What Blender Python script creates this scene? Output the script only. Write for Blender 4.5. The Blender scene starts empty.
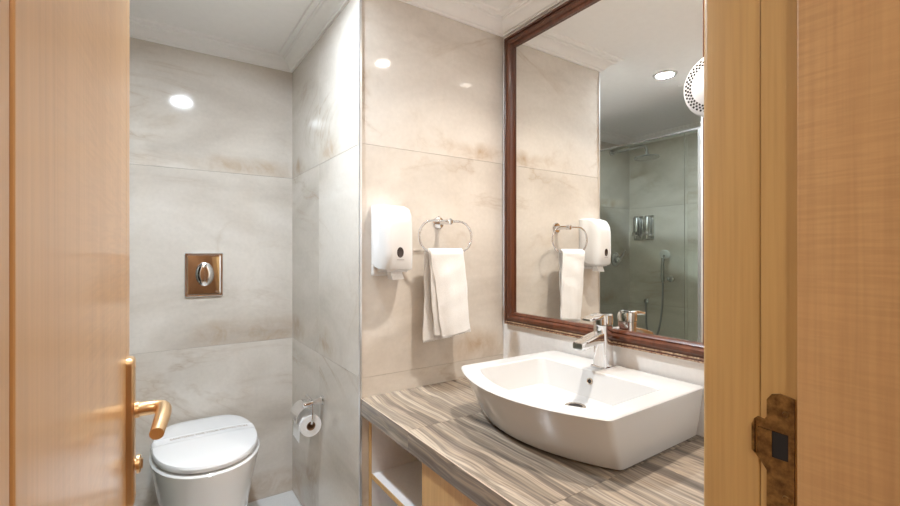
import bpy, bmesh, math, random
from mathutils import Vector, Matrix
random.seed(7)
S = bpy.context.scene
COL = S.collection
PI = math.pi

# ---------------------------------------------------------------- camera, world, exposure
YAW, F_PX, HORIZON, CAM_Z = math.radians(34.0963), 443.14, 252.385, 1.30
cd = bpy.data.cameras.new('camera'); cam = bpy.data.objects.new('camera', cd); COL.objects.link(cam)
cd.sensor_fit = 'HORIZONTAL'; cd.sensor_width = 36.0; cd.lens = 36.0 * F_PX / 900.0
cd.shift_y = -(253.0 - HORIZON) / 900.0
cd.clip_start = 0.01
cam.location = (0, 0, CAM_Z); cam.rotation_euler = (PI / 2, 0, -YAW)
S.camera = cam
w = bpy.data.worlds.new('world'); S.world = w; w.use_nodes = True
w.node_tree.nodes['Background'].inputs[0].default_value = (0.9, 0.92, 1.0, 1)
w.node_tree.nodes['Background'].inputs[1].default_value = 0.3
S.view_settings.view_transform = 'Standard'; S.view_settings.look = 'None'
S.view_settings.gamma = 1.0; S.view_settings.use_curve_mapping = False
S.view_settings.exposure = 0.25
S.cycles.use_denoising = True
S.cycles.max_bounces = 14; S.cycles.diffuse_bounces = 8; S.cycles.glossy_bounces = 8
S.cycles.transparent_max_bounces = 16; S.cycles.transmission_bounces = 8
S.cycles.sample_clamp_indirect = 6.0; S.cycles.blur_glossy = 0.3
LAMP_VANITY, LAMP_ALCOVE, LAMP_CORRIDOR = 200.0, 1180.0, 225.0     # emission strengths of the three lamp lenses
BEAM_VANITY, SPREAD_VANITY = 7.8, 122.0                              # the sink lamp's focused beam: watts, degrees
COL_VANITY, COL_ALCOVE, COL_CORRIDOR = (1.0, 0.90, 0.80), (0.81, 0.91, 1.0), (1.0, 0.90, 0.75)

# ---------------------------------------------------------------- room dimensions (metres; the camera stands at x = y = 0)
A, B, C, D = 2.4929, 0.645, 1.5426, 1.3398     # back wall (y), alcove side (x), towel wall (y), mirror wall (x)
E_, L_, SH = -1.045, -0.15, 1.40               # shower wall (x), left wall (x), shower front return (y)
FY, FO = 0.345, 0.08                           # door wall: inner and outer face (y)
CEIL, CROWN = 2.34, 2.282
J1, J2 = 1.704, 0.834                          # tile joints
CT = 0.761                                     # countertop
JX, JL = 0.74, -0.107                          # right and left door jamb

# ---------------------------------------------------------------- material helpers
def new_mat(name):
    m = bpy.data.materials.new(name); m.use_nodes = True
    nt = m.node_tree; return m, nt, nt.nodes['Principled BSDF']
def pmat(name, col, rough=0.5, metal=0.0, spec=0.5, coat=0.0, **k):
    m, nt, b = new_mat(name)
    b.inputs['Base Color'].default_value = (*col, 1); b.inputs['Roughness'].default_value = rough
    b.inputs['Metallic'].default_value = metal; b.inputs['Specular IOR Level'].default_value = spec
    b.inputs['Coat Weight'].default_value = coat; b.inputs['Coat Roughness'].default_value = 0.05
    return m
def N(nt, t, **k):
    n = nt.nodes.new(t)
    for a, v in k.items(): setattr(n, a, v)
    return n
def ramp(nt, stops, interp='LINEAR'):
    r = N(nt, 'ShaderNodeValToRGB'); e = r.color_ramp.elements; r.color_ramp.interpolation = interp
    while len(e) < len(stops): e.new(0.5)
    for el, (p, c) in zip(e, stops): el.position = p; el.color = (*c, 1) if len(c) == 3 else c
    return r
def noise(nt, vec, scale, detail=4, rough=0.5, dist=0.0):
    n = N(nt, 'ShaderNodeTexNoise'); n.inputs['Scale'].default_value = scale; n.inputs['Detail'].default_value = detail
    n.inputs['Roughness'].default_value = rough; n.inputs['Distortion'].default_value = dist
    nt.links.new(vec, n.inputs['Vector']); return n
def mapping(nt, vec, scale=(1, 1, 1), rot=(0, 0, 0), loc=(0, 0, 0)):
    m = N(nt, 'ShaderNodeMapping'); m.inputs['Scale'].default_value = scale; m.inputs['Rotation'].default_value = rot
    m.inputs['Location'].default_value = loc; nt.links.new(vec, m.inputs['Vector']); return m.outputs[0]
def mix(nt, fac, a, b, mode='MIX'):
    x = N(nt, 'ShaderNodeMix', data_type='RGBA', blend_type=mode)
    for s, v in ((x.inputs[0], fac), (x.inputs[6], a), (x.inputs[7], b)):
        if hasattr(v, 'is_linked'): nt.links.new(v, s)
        elif isinstance(v, (int, float)): s.default_value = v
        else: s.default_value = (*v, 1)
    return x.outputs[2]
def bump(nt, b, h, strength, dist=0.002):
    n = N(nt, 'ShaderNodeBump'); n.inputs['Strength'].default_value = strength; n.inputs['Distance'].default_value = dist
    nt.links.new(h, n.inputs['Height']); nt.links.new(n.outputs[0], b.inputs['Normal'])

def marble(name, light, mid, dark, vein, rough=0.07, smudge=False):
    m, nt, b = new_mat(name)
    tc = N(nt, 'ShaderNodeTexCoord'); oi = N(nt, 'ShaderNodeObjectInfo')
    off = N(nt, 'ShaderNodeVectorMath', operation='SCALE'); off.inputs[0].default_value = (7.3, 3.1, 5.7)
    nt.links.new(oi.outputs['Random'], off.inputs['Scale'])
    add = N(nt, 'ShaderNodeVectorMath', operation='ADD')
    nt.links.new(tc.outputs['Object'], add.inputs[0]); nt.links.new(off.outputs[0], add.inputs[1])
    v = add.outputs[0]
    vs = mapping(nt, v, scale=(0.8, 0.8, 1.7), rot=(0.25, 0.35, 0.1))
    n1 = noise(nt, vs, 1.5, 6, 0.55, 0.7)
    r1 = ramp(nt, [(0.30, dark), (0.46, mid), (0.62, light), (0.80, mid)]); nt.links.new(n1.outputs['Fac'], r1.inputs[0])
    n2 = noise(nt, vs, 1.1, 5, 0.6, 1.6)
    d = N(nt, 'ShaderNodeMath', operation='SUBTRACT'); nt.links.new(n2.outputs['Fac'], d.inputs[0]); d.inputs[1].default_value = 0.52
    ab = N(nt, 'ShaderNodeMath', operation='ABSOLUTE'); nt.links.new(d.outputs[0], ab.inputs[0])
    r2 = ramp(nt, [(0.0, (1, 1, 1)), (0.008, (0.55, 0.55, 0.55)), (0.05, (0, 0, 0))]); nt.links.new(ab.outputs[0], r2.inputs[0])
    n3 = noise(nt, v, 2.3, 3); r3 = ramp(nt, [(0.45, (0, 0, 0)), (0.70, (0.5, 0.5, 0.5))]); nt.links.new(n3.outputs['Fac'], r3.inputs[0])
    mul = N(nt, 'ShaderNodeMath', operation='MULTIPLY'); nt.links.new(r2.outputs[0], mul.inputs[0]); nt.links.new(r3.outputs[0], mul.inputs[1])
    n4 = noise(nt, v, 60, 3, 0.6)
    c1 = mix(nt, mul.outputs[0], r1.outputs[0], vein)
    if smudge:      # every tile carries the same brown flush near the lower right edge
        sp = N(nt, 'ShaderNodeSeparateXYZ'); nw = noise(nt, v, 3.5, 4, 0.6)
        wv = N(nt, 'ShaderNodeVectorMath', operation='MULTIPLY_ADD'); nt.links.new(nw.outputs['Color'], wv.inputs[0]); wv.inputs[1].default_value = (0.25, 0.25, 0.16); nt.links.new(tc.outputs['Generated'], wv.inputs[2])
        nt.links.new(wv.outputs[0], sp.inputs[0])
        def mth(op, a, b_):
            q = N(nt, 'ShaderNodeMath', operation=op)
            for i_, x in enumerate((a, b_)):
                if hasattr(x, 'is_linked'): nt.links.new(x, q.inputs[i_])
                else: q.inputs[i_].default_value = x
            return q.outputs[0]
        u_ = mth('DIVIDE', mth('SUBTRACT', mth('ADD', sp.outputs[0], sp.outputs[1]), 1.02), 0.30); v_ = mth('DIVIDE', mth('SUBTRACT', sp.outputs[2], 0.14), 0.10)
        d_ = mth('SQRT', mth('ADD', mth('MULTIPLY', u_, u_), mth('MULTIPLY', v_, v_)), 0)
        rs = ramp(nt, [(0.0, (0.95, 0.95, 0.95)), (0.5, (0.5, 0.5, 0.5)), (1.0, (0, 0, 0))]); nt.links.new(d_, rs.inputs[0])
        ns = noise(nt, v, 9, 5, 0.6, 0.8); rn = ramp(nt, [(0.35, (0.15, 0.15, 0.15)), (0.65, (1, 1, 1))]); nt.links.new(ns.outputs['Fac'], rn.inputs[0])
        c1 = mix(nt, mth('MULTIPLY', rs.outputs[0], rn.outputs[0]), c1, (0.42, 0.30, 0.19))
    r4 = ramp(nt, [(0.2, (0.95, 0.95, 0.95)), (0.8, (1.04, 1.04, 1.04))]); nt.links.new(n4.outputs['Fac'], r4.inputs[0])
    nt.links.new(mix(nt, 1.0, c1, r4.outputs[0], 'MULTIPLY'), b.inputs['Base Color'])
    b.inputs['Roughness'].default_value = rough; b.inputs['Specular IOR Level'].default_value = 0.5
    return m

def wood(name, c0, c1, c2, rough=0.32, coat=0.0, curl=0.0, grain=18.0, axis='z', coat_rough=0.1):
    m, nt, b = new_mat(name)
    tc = N(nt, 'ShaderNodeTexCoord'); o = tc.outputs['Object']
    sc = {'z': (grain, grain, 0.9), 'y': (grain, 0.9, grain), 'x': (0.9, grain, grain)}[axis]
    n1 = noise(nt, mapping(nt, o, scale=sc), 1.0, 6, 0.6, 0.6)
    r = ramp(nt, [(0.25, c0), (0.5, c1), (0.78, c2)]); nt.links.new(n1.outputs['Fac'], r.inputs[0])
    col = r.outputs[0]
    sc2 = {'z': (160, 160, 4), 'y': (160, 4, 160), 'x': (4, 160, 160)}[axis]
    n2 = noise(nt, mapping(nt, o, scale=sc2), 1.0, 2)
    r2 = ramp(nt, [(0.3, (0.88, 0.87, 0.86)), (0.6, (1, 1, 1))]); nt.links.new(n2.outputs['Fac'], r2.inputs[0])
    col = mix(nt, 0.8, col, r2.outputs[0], 'MULTIPLY')
    if curl:
        n3 = noise(nt, mapping(nt, o, scale=(14, 14, 190), rot=(0.12, 0.1, 0)), 1.0, 2, 0.5, 0.3)
        r3 = ramp(nt, [(0.38, (0.84, 0.80, 0.76)), (0.6, (1.05, 1.05, 1.05))]); nt.links.new(n3.outputs['Fac'], r3.inputs[0])
        n5 = noise(nt, mapping(nt, o, scale=(5, 5, 1.2)), 1.0, 2); r5 = ramp(nt, [(0.35, (0, 0, 0)), (0.6, (1, 1, 1))]); nt.links.new(n5.outputs['Fac'], r5.inputs[0])
        f = N(nt, 'ShaderNodeMath', operation='MULTIPLY'); nt.links.new(r5.outputs[0], f.inputs[0]); f.inputs[1].default_value = curl
        col = mix(nt, f.outputs[0], col, r3.outputs[0], 'MULTIPLY')
    nt.links.new(col, b.inputs['Base Color'])
    b.inputs['Roughness'].default_value = rough; b.inputs['Coat Weight'].default_value = coat; b.inputs['Coat Roughness'].default_value = coat_rough
    bump(nt, b, n2.outputs['Fac'], 0.05)
    return m

def striped_stone(name):
    m, nt, b = new_mat(name)
    tc = N(nt, 'ShaderNodeTexCoord'); oi = N(nt, 'ShaderNodeObjectInfo')
    off = N(nt, 'ShaderNodeVectorMath', operation='SCALE'); off.inputs[0].default_value = (3.7, 9.1, 2.3)
    nt.links.new(oi.outputs['Random'], off.inputs['Scale'])
    add = N(nt, 'ShaderNodeVectorMath', operation='ADD'); nt.links.new(tc.outputs['Object'], add.inputs[0]); nt.links.new(off.outputs[0], add.inputs[1])
    v = add.outputs[0]
    w1 = noise(nt, mapping(nt, v, scale=(3.5, 2.2, 3.5)), 1.0, 2, 0.5)
    ds = N(nt, 'ShaderNodeVectorMath', operation='SCALE'); nt.links.new(w1.outputs['Color'], ds.inputs[0]); ds.inputs['Scale'].default_value = 0.075
    ad2 = N(nt, 'ShaderNodeVectorMath', operation='ADD'); nt.links.new(v, ad2.inputs[0]); nt.links.new(ds.outputs[0], ad2.inputs[1])
    v2 = ad2.outputs[0]
    a = noise(nt, mapping(nt, v2, scale=(30, 0.35, 30), rot=(0, 0, 0.10)), 1.0, 3, 0.55)
    r = ramp(nt, [(0.28, (0.085, 0.07, 0.058)), (0.42, (0.185, 0.153, 0.125)), (0.50, (0.37, 0.30, 0.23)), (0.57, (0.225, 0.188, 0.155)), (0.65, (0.46, 0.39, 0.31)), (0.8, (0.255, 0.215, 0.18))])
    nt.links.new(a.outputs['Fac'], r.inputs[0])
    f = noise(nt, mapping(nt, v2, scale=(150, 0.7, 150), rot=(0, 0, 0.10)), 1.0, 3, 0.6)
    rf = ramp(nt, [(0.35, (0.72, 0.72, 0.72)), (0.55, (1, 1, 1)), (0.68, (1.0, 1.0, 1.0)), (0.74, (1.7, 1.65, 1.55))])
    nt.links.new(f.outputs['Fac'], rf.inputs[0])
    nt.links.new(mix(nt, 1.0, r.outputs[0], rf.outputs[0], 'MULTIPLY'), b.inputs['Base Color'])
    b.inputs['Roughness'].default_value = 0.16
    return m

def thin_glass(name, tint, refl=0.06):
    m = bpy.data.materials.new(name); m.use_nodes = True; nt = m.node_tree; nt.nodes.clear()
    out = N(nt, 'ShaderNodeOutputMaterial'); t = N(nt, 'ShaderNodeBsdfTransparent'); t.inputs[0].default_value = (*tint, 1)
    g = N(nt, 'ShaderNodeBsdfGlossy'); g.inputs['Roughness'].default_value = 0.01
    lw = N(nt, 'ShaderNodeFresnel'); lw.inputs['IOR'].default_value = 1.35
    mx = N(nt, 'ShaderNodeMixShader'); nt.links.new(lw.outputs[0], mx.inputs[0]); nt.links.new(t.outputs[0], mx.inputs[1]); nt.links.new(g.outputs[0], mx.inputs[2])
    nt.links.new(mx.outputs[0], out.inputs[0]); return m

def emitter(name, col, strength):
    m, nt, b = new_mat(name)
    b.inputs['Base Color'].default_value = (0.9, 0.9, 0.9, 1)
    b.inputs['Emission Color'].default_value = (*col, 1); b.inputs['Emission Strength'].default_value = strength
    return m

def terry(name):
    m, nt, b = new_mat(name); tc = N(nt, 'ShaderNodeTexCoord')
    n = noise(nt, tc.outputs['Object'], 420, 3, 0.6)
    r = ramp(nt, [(0.3, (0.70, 0.69, 0.675)), (0.6, (0.80, 0.79, 0.78))]); nt.links.new(n.outputs['Fac'], r.inputs[0]); nt.links.new(r.outputs[0], b.inputs['Base Color'])
    b.inputs['Roughness'].default_value = 0.95; b.inputs['Sheen Weight'].default_value = 0.3
    bump(nt, b, n.outputs['Fac'], 0.7, 0.003); return m

def speckled(name, c0, c1, scale, rough, bmp=0.0, spec=0.5):
    m, nt, b = new_mat(name); tc = N(nt, 'ShaderNodeTexCoord')
    n = noise(nt, tc.outputs['Object'], scale, 4, 0.6)
    r = ramp(nt, [(0.35, c0), (0.65, c1)]); nt.links.new(n.outputs['Fac'], r.inputs[0]); nt.links.new(r.outputs[0], b.inputs['Base Color'])
    b.inputs['Roughness'].default_value = rough; b.inputs['Specular IOR Level'].default_value = spec
    if bmp: bump(nt, b, n.outputs['Fac'], bmp)
    return m

M = {}
M['marble'] = marble('onyx_marble_tile', (0.69, 0.645, 0.59), (0.61, 0.56, 0.50), (0.505, 0.455, 0.40), (0.36, 0.25, 0.15), 0.07, True)
M['cream_tile'] = marble('cream_wall_tile', (0.80, 0.78, 0.755), (0.77, 0.745, 0.715), (0.73, 0.70, 0.665), (0.6, 0.52, 0.44), 0.1)
M['grout'] = speckled('beige_grout', (0.52, 0.45, 0.37), (0.58, 0.51, 0.43), 90, 0.9)
M['plaster'] = speckled('white_ceiling_paint', (0.85, 0.84, 0.825), (0.87, 0.86, 0.845), 30, 0.75, 0.02, 0.3)
M['floor_tile'] = speckled('white_floor_tile', (0.60, 0.60, 0.60), (0.72, 0.72, 0.71), 240, 0.35)
M['corridor_floor'] = speckled('brown_corridor_carpet', (0.16, 0.11, 0.07), (0.24, 0.17, 0.11), 200, 0.95)
M['corridor_wall'] = wood('corridor_wood_panel', (0.30, 0.15, 0.065), (0.38, 0.20, 0.09), (0.45, 0.25, 0.12), 0.5)
M['door_wood'] = wood('maple_door_veneer', (0.51, 0.275, 0.105), (0.59, 0.335, 0.14), (0.65, 0.385, 0.17), 0.3, 0.25, 0.5, 14, coat_rough=0.12)
M['door_groove'] = wood('maple_door_groove', (0.46, 0.255, 0.108), (0.55, 0.32, 0.145), (0.62, 0.375, 0.18), 0.5)
M['jamb_wood'] = wood('lacquered_jamb_wood', (0.46, 0.275, 0.10), (0.52, 0.32, 0.122), (0.57, 0.36, 0.145), 0.38, 0.1, 0.0, 26)
M['lining_wood'] = wood('curly_maple_lining', (0.48, 0.275, 0.12), (0.54, 0.318, 0.143), (0.59, 0.36, 0.165), 0.42, 0.05, 0.55, 16)
M['cabinet_wood'] = wood('maple_cabinet_veneer', (0.48, 0.28, 0.10), (0.56, 0.34, 0.13), (0.62, 0.39, 0.16), 0.4, 0.1, 0.0, 40)
M['melamine'] = speckled('white_melamine', (0.72, 0.71, 0.72), (0.76, 0.75, 0.76), 60, 0.45)
M['stone'] = striped_stone('striped_taupe_stone')
M['stone_edge'] = pmat('stone_bevel', (0.62, 0.52, 0.42), 0.2)
M['ceramic'] = pmat('white_glazed_ceramic', (0.57, 0.567, 0.56), 0.08, coat=0.3)
M['toilet_ceramic'] = pmat('white_toilet_ceramic', (0.86, 0.855, 0.85), 0.1, coat=0.4)
M['seat_plastic'] = pmat('white_seat_plastic', (0.80, 0.80, 0.81), 0.22)
M['white_plastic'] = pmat('white_dispenser_plastic', (0.72, 0.717, 0.715), 0.22)
M['dark_plastic'] = pmat('dark_window_plastic', (0.045, 0.03, 0.025), 0.15)
M['grey_print'] = pmat('grey_print', (0.35, 0.34, 0.34), 0.5)
M['tan_print'] = pmat('tan_print', (0.26, 0.17, 0.09), 0.7)
M['paper'] = speckled('white_paper', (0.80, 0.80, 0.80), (0.86, 0.86, 0.86), 150, 0.9)
M['band_paper'] = pmat('thin_band_paper', (0.79, 0.79, 0.80), 0.45)
M['cardboard'] = pmat('brown_cardboard', (0.30, 0.18, 0.10), 0.9)
M['chrome'] = pmat('polished_chrome', (0.80, 0.80, 0.81), 0.06, 1.0)
M['steel'] = pmat('brushed_steel', (0.62, 0.62, 0.62), 0.25, 1.0)
M['alu'] = pmat('aluminium_profile', (0.75, 0.76, 0.77), 0.3, 0.9)
M['brass'] = pmat('satin_bronze_brass', (0.74, 0.51, 0.29), 0.36, 1.0)
M['old_brass'] = speckled('aged_brass', (0.13, 0.075, 0.03), (0.34, 0.21, 0.08), 70, 0.45, 0.3)
M['old_brass'].node_tree.nodes['Principled BSDF'].inputs['Metallic'].default_value = 0.85
M['drain_metal'] = pmat('dull_drain_metal', (0.50, 0.42, 0.34), 0.25, 1.0)
M['black_hole'] = pmat('dark_cavity', (0.012, 0.008, 0.006), 0.9)
M['mirror'] = pmat('mirror_silver', (0.92, 0.93, 0.92), 0.0, 1.0)
M['mahogany'] = wood('dark_mahogany', (0.045, 0.013, 0.005), (0.085, 0.024, 0.009), (0.15, 0.044, 0.017), 0.3, 0.15, 0.0, 40)
M['gilt'] = speckled('worn_gilt', (0.16, 0.05, 0.02), (0.62, 0.45, 0.28), 160, 0.35)
M['glass'] = thin_glass('green_shower_glass', (0.95, 0.985, 0.95))
M['tray'] = pmat('white_shower_tray', (0.78, 0.78, 0.77), 0.25)
M['terry'] = terry('white_terry')
M['dryer_plastic'] = pmat('white_dryer_plastic', (0.68, 0.68, 0.69), 0.28)
M['rubber'] = pmat('grey_hose', (0.35, 0.35, 0.35), 0.3, 0.8)

# ---------------------------------------------------------------- object helpers
def tag(o, label=None, cat=None, group=None, kind=None):
    if label: o['label'] = label
    if cat: o['category'] = cat
    if group: o['group'] = group
    if kind: o['kind'] = kind
    return o
def wloc(o):
    v = Vector((0, 0, 0))
    while o is not None: v += o.location; o = o.parent
    return v
def empty(name, loc, label=None, cat=None, kind=None):
    o = bpy.data.objects.new(name, None); COL.objects.link(o); o.location = loc; o.empty_display_size = 0.05
    return tag(o, label, cat, None, kind)
def obj(name, bm, mat, parent=None, smooth=False, angle=40, normals=True):
    """bm in world coordinates -> one mesh object; its origin is the parent's origin, or the base of its own box."""
    me = bpy.data.meshes.new(name)
    if normals: bmesh.ops.recalc_face_normals(bm, faces=bm.faces)
    bm.to_mesh(me); bm.free()
    me.materials.append(M[mat] if isinstance(mat, str) else mat)
    if smooth:
        me.polygons.foreach_set('use_smooth', [True] * len(me.polygons))
        me.set_sharp_from_angle(angle=math.radians(angle))
    o = bpy.data.objects.new(name, me); COL.objects.link(o)
    if parent is None:
        xs = [v.co for v in me.vertices]
        c = Vector(((min(v.x for v in xs) + max(v.x for v in xs)) / 2, (min(v.y for v in xs) + max(v.y for v in xs)) / 2, min(v.z for v in xs)))
        me.transform(Matrix.Translation(-c)); o.location = c
    else:
        o.parent = parent; me.transform(Matrix.Translation(-wloc(parent)))
    return o
def box(bm, x0, x1, y0, y1, z0, z1, bev=0.0, seg=2):
    t = bmesh.new()
    v = [t.verts.new((x, y, z)) for x in (x0, x1) for y in (y0, y1) for z in (z0, z1)]
    for f in ((0, 1, 3, 2), (4, 6, 7, 5), (0, 4, 5, 1), (2, 3, 7, 6), (0, 2, 6, 4), (1, 5, 7, 3)): t.faces.new([v[i] for i in f])
    bmesh.ops.recalc_face_normals(t, faces=t.faces)
    if bev: bmesh.ops.bevel(t, geom=t.edges[:], offset=bev, segments=seg, affect='EDGES', profile=0.6)
    me = bpy.data.meshes.new('t'); t.to_mesh(me); t.free(); bm.from_mesh(me); bpy.data.meshes.remove(me)
    return bm
def B_(x0, x1, y0, y1, z0, z1, bev=0.0, seg=2): return box(bmesh.new(), min(x0, x1), max(x0, x1), min(y0, y1), max(y0, y1), min(z0, z1), max(z0, z1), bev, seg)
def loft(bm, rings, cap0=True, cap1=True, closed=True):
    vr = [[bm.verts.new(p) for p in r] for r in rings]; n = len(vr[0])
    for a, b in zip(vr, vr[1:]):
        for i in range(n if closed else n - 1):
            j = (i + 1) % n
            bm.faces.new((a[i], a[j], b[j], b[i]))
    if cap0: bm.faces.new(vr[0][::-1])
    if cap1: bm.faces.new(vr[-1])
    return bm
def frame_of(d):
    d = d.normalized(); up = Vector((0, 0, 1)) if abs(d.z) < 0.9 else Vector((1, 0, 0))
    u = d.cross(up).normalized(); return u, u.cross(d).normalized()
def tube(bm, pts, r, n=12, cap=True, close=False):
    pts = [Vector(p) for p in pts]; rs = r if isinstance(r, (list, tuple)) else [r] * len(pts); rings = []
    m = len(pts); pu = None
    for i, p in enumerate(pts):
        if close: d = pts[(i + 1) % m] - pts[(i - 1) % m]
        else: d = pts[min(i + 1, m - 1)] - pts[max(i - 1, 0)]
        d.normalize()
        if pu is None: u, v = frame_of(d)
        else:
            u = (pu - d * pu.dot(d)).normalized(); v = u.cross(d).normalized()
        pu = u
        rings.append([p + (u * math.cos(2 * PI * k / n) + v * math.sin(2 * PI * k / n)) * rs[i] for k in range(n)])
    if close: rings.append(rings[0]); loft(bm, rings, False, False); bmesh.ops.remove_doubles(bm, verts=bm.verts, dist=1e-6)
    else: loft(bm, rings, cap, cap)
    return bm
def T_(pts, r, n=12, close=False): return tube(bmesh.new(), pts, r, n, True, close)
def lathe(bm, prof, center, axis=(0, 0, 1), n=24, cap=True):
    """prof: list of (radius, height along axis)"""
    d = Vector(axis).normalized(); u, v = frame_of(d); c = Vector(center)
    loft(bm, [[c + d * h + (u * math.cos(2 * PI * k / n) + v * math.sin(2 * PI * k / n)) * max(r, 1e-5) for k in range(n)] for r, h in prof], cap, cap)
    return bm
def prism(bm, poly, z0, z1):
    loft(bm, [[(x, y, z0) for x, y in poly], [(x, y, z1) for x, y in poly]]); return bm
def bez(p, n=10):
    p = [Vector(q) for q in p]
    def f(t):
        q = p
        while len(q) > 1: q = [a.lerp(b, t) for a, b in zip(q, q[1:])]
        return q[0]
    return [f(i / n) for i in range(n + 1)]
def fillet(poly, r, n=4):
    """round the corners of a 2-D polygon; r a number or one per corner"""
    out = []; m = len(poly)
    for i in range(m):
        p, a, b = Vector(poly[i]), Vector(poly[i - 1]), Vector(poly[(i + 1) % m])
        ri = r[i] if isinstance(r, (list, tuple)) else r
        if ri <= 0: out.append(tuple(p)); continue
        p0 = p + (a - p).normalized() * ri; p1 = p + (b - p).normalized() * ri
        for k in range(n + 1):
            t = k / n; q = p0 * (1 - t) ** 2 + p * 2 * t * (1 - t) + p1 * t * t; out.append((q.x, q.y))
    return out
def text_mesh(body, size, fn, extr=0.0):
    """flat lettering; fn maps (u, v) in metres, u centred, to a world point"""
    cu = bpy.data.curves.new('t', 'FONT'); cu.body = body; cu.size = size; cu.align_x = 'CENTER'; cu.align_y = 'CENTER'; cu.resolution_u = 3; cu.offset = 0.0002
    o = bpy.data.objects.new('t', cu); COL.objects.link(o)
    dg = bpy.context.evaluated_depsgraph_get(); me = bpy.data.meshes.new_from_object(o.evaluated_get(dg))
    bm = bmesh.new(); bm.from_mesh(me)
    for v in bm.verts: v.co = fn(v.co.x, v.co.y)
    bpy.data.objects.remove(o); bpy.data.curves.remove(cu); bpy.data.meshes.remove(me)
    return bm

# ================================================================ THE SETTING
def struct(name, bm, mat, label, parent=None):
    o = obj(name, bm, mat, parent); tag(o, label, None, None, 'structure'); return o
TH = 0.10
ROWS = [(0.0, J2), (J2, J1), (J1, 2.31)]
G = 0.0005
def tile_name(): return 'tile'
def tiled_wall(name, label, axis, pos, sgn, splits, rows=ROWS, mat='marble', z1=CEIL + 0.02, back0=0.0):
    """axis 'x' or 'y': the plane; sgn: direction of the face's normal; tiles 8 mm thick with their face on the plane"""
    a0, a1 = splits[0], splits[-1]; b0, b1 = pos - sgn * 0.008, pos - sgn * TH
    w_ = struct(name, B_(b0, b1, a0 + back0, a1, 0, z1) if axis == 'x' else B_(a0 + back0, a1, b0, b1, 0, z1), 'grout', label)
    for (s0, s1) in zip(splits, splits[1:]):
        for (r0, r1) in rows:
            g0 = G if s0 != a0 else 0; g1 = G if s1 != a1 else 0
            c = (s0 + g0, s1 - g1, r0 + (G if r0 > 0 else 0), r1 - G)
            t = B_(b0, pos, c[0], c[1], c[2], c[3], 0.0004, 1) if axis == 'x' else B_(c[0], c[1], b0, pos, c[2], c[3], 0.0004, 1)
            obj(tile_name(), t, mat, w_)
    return w_
tiled_wall('wall_back', 'grey onyx tiled wall behind the toilet with flush plate', 'y', A, -1, [E_ - TH, -0.555, B + TH])
tiled_wall('wall_alcove', 'narrow glossy tiled wall beside the toilet holding the paper roll', 'x', B, -1, [C + 0.009, 2.03, A])
tiled_wall('wall_towel', 'warm beige tiled wall with towel ring and paper dispenser', 'y', C, -1, [B, D], back0=0.012)
tiled_wall('wall_mirror', 'cream tiled wall behind the framed mirror', 'x', D, -1, [FY, C + 0.1], mat='cream_tile')
tiled_wall('wall_shower', 'greenish grey tiled shower wall with soap dispensers seen in the mirror', 'x', E_, 1, [SH - TH, 1.95, A])
tiled_wall('wall_shower_return', 'tiled end wall closing the shower opposite the rain head', 'y', SH, 1, [E_, L_ - 0.009])
tiled_wall('wall_left', 'tiled wall beside the opened wooden door', 'x', L_, 1, [FY, SH])
# door wall (above and either side of the opening), painted
bm = B_(JX + 0.022, D + TH, FO, FY, 0, CEIL); box(bm, -1.3, JL - 0.022, FO, FY, 0, CEIL); box(bm, JL - 0.022, JX + 0.022, FO, FY, 2.10, CEIL)
struct('wall_front', bm, 'plaster', 'painted wall around the bathroom doorway')
# corner edge strip between alcove wall and towel wall
o = struct('trim_1', B_(B - 0.003, B + 0.004, C - 0.003, C + 0.0095, 0, CROWN), 'alu', 'slim pale metal edge strip on the outer tile corner')
# floor and ceiling
fl = struct('floor', B_(E_ - TH, D + TH, FO, A + TH, -0.06, -0.009), 'grout', 'white tiled bathroom floor')
TS = 0.45
xs = [L_, 0.195, B, D]; ys = [FY, 0.79, 1.24, C, 2.04, A]
proto = {}
for i in range(len(xs) - 1):
    for j in range(len(ys) - 1):
        x0, x1, y0, y1 = xs[i], xs[i + 1], ys[j], ys[j + 1]
        if x0 >= B - 1e-6 and y0 >= C - 1e-6: continue
        k = (round(x1 - x0, 4), round(y1 - y0, 4))
        if k not in proto:
            b_ = B_(-k[0] / 2 + G, k[0] / 2 - G, -k[1] / 2 + G, k[1] / 2 - G, -0.009, 0.0, 0.001, 1)
            me = bpy.data.meshes.new('tile'); b_.to_mesh(me); b_.free(); me.materials.append(M['floor_tile']); proto[k] = me
        t = bpy.data.objects.new('tile', proto[k]); COL.objects.link(t); t.parent = fl
        t.location = Vector(((x0 + x1) / 2, (y0 + y1) / 2, 0)) - fl.location
struct('ceiling', B_(-1.4, D + TH, -1.5, A + TH, CEIL, CEIL + 0.1), 'plaster', 'smooth white ceiling')
# crown moulding, mitred run by run
PER = [(L_, FY), (D, FY), (D, C), (B, C), (B, A), (E_, A), (E_, SH), (L_, SH)]
PROF = [(0, CROWN), (0.010, CROWN), (0.012, CROWN + 0.006), (0.020, CROWN + 0.008), (0.026, CROWN + 0.018), (0.040, CROWN + 0.030), (0.056, CROWN + 0.036),
        (0.060, CROWN + 0.042), (0.066, CROWN + 0.043), (0.068, CROWN + 0.049), (0.088, CROWN + 0.051), (0.092, CEIL), (0, CEIL)]
def miter(i):
    m = len(PER); p = Vector(PER[i]); a = Vector(PER[i - 1]); b = Vector(PER[(i + 1) % m])
    d0 = (p - a).normalized(); d1 = (b - p).normalized()
    n0 = Vector((-d0.y, d0.x)); n1 = Vector((-d1.y, d1.x))       # inward for a counter-clockwise loop
    return p, n0 + n1
NAMES = ['above the doorway', 'over the mirror', 'over the towel wall', 'on the narrow alcove wall', 'over the toilet', 'inside the shower', 'on the shower end wall', 'on the left wall']
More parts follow.
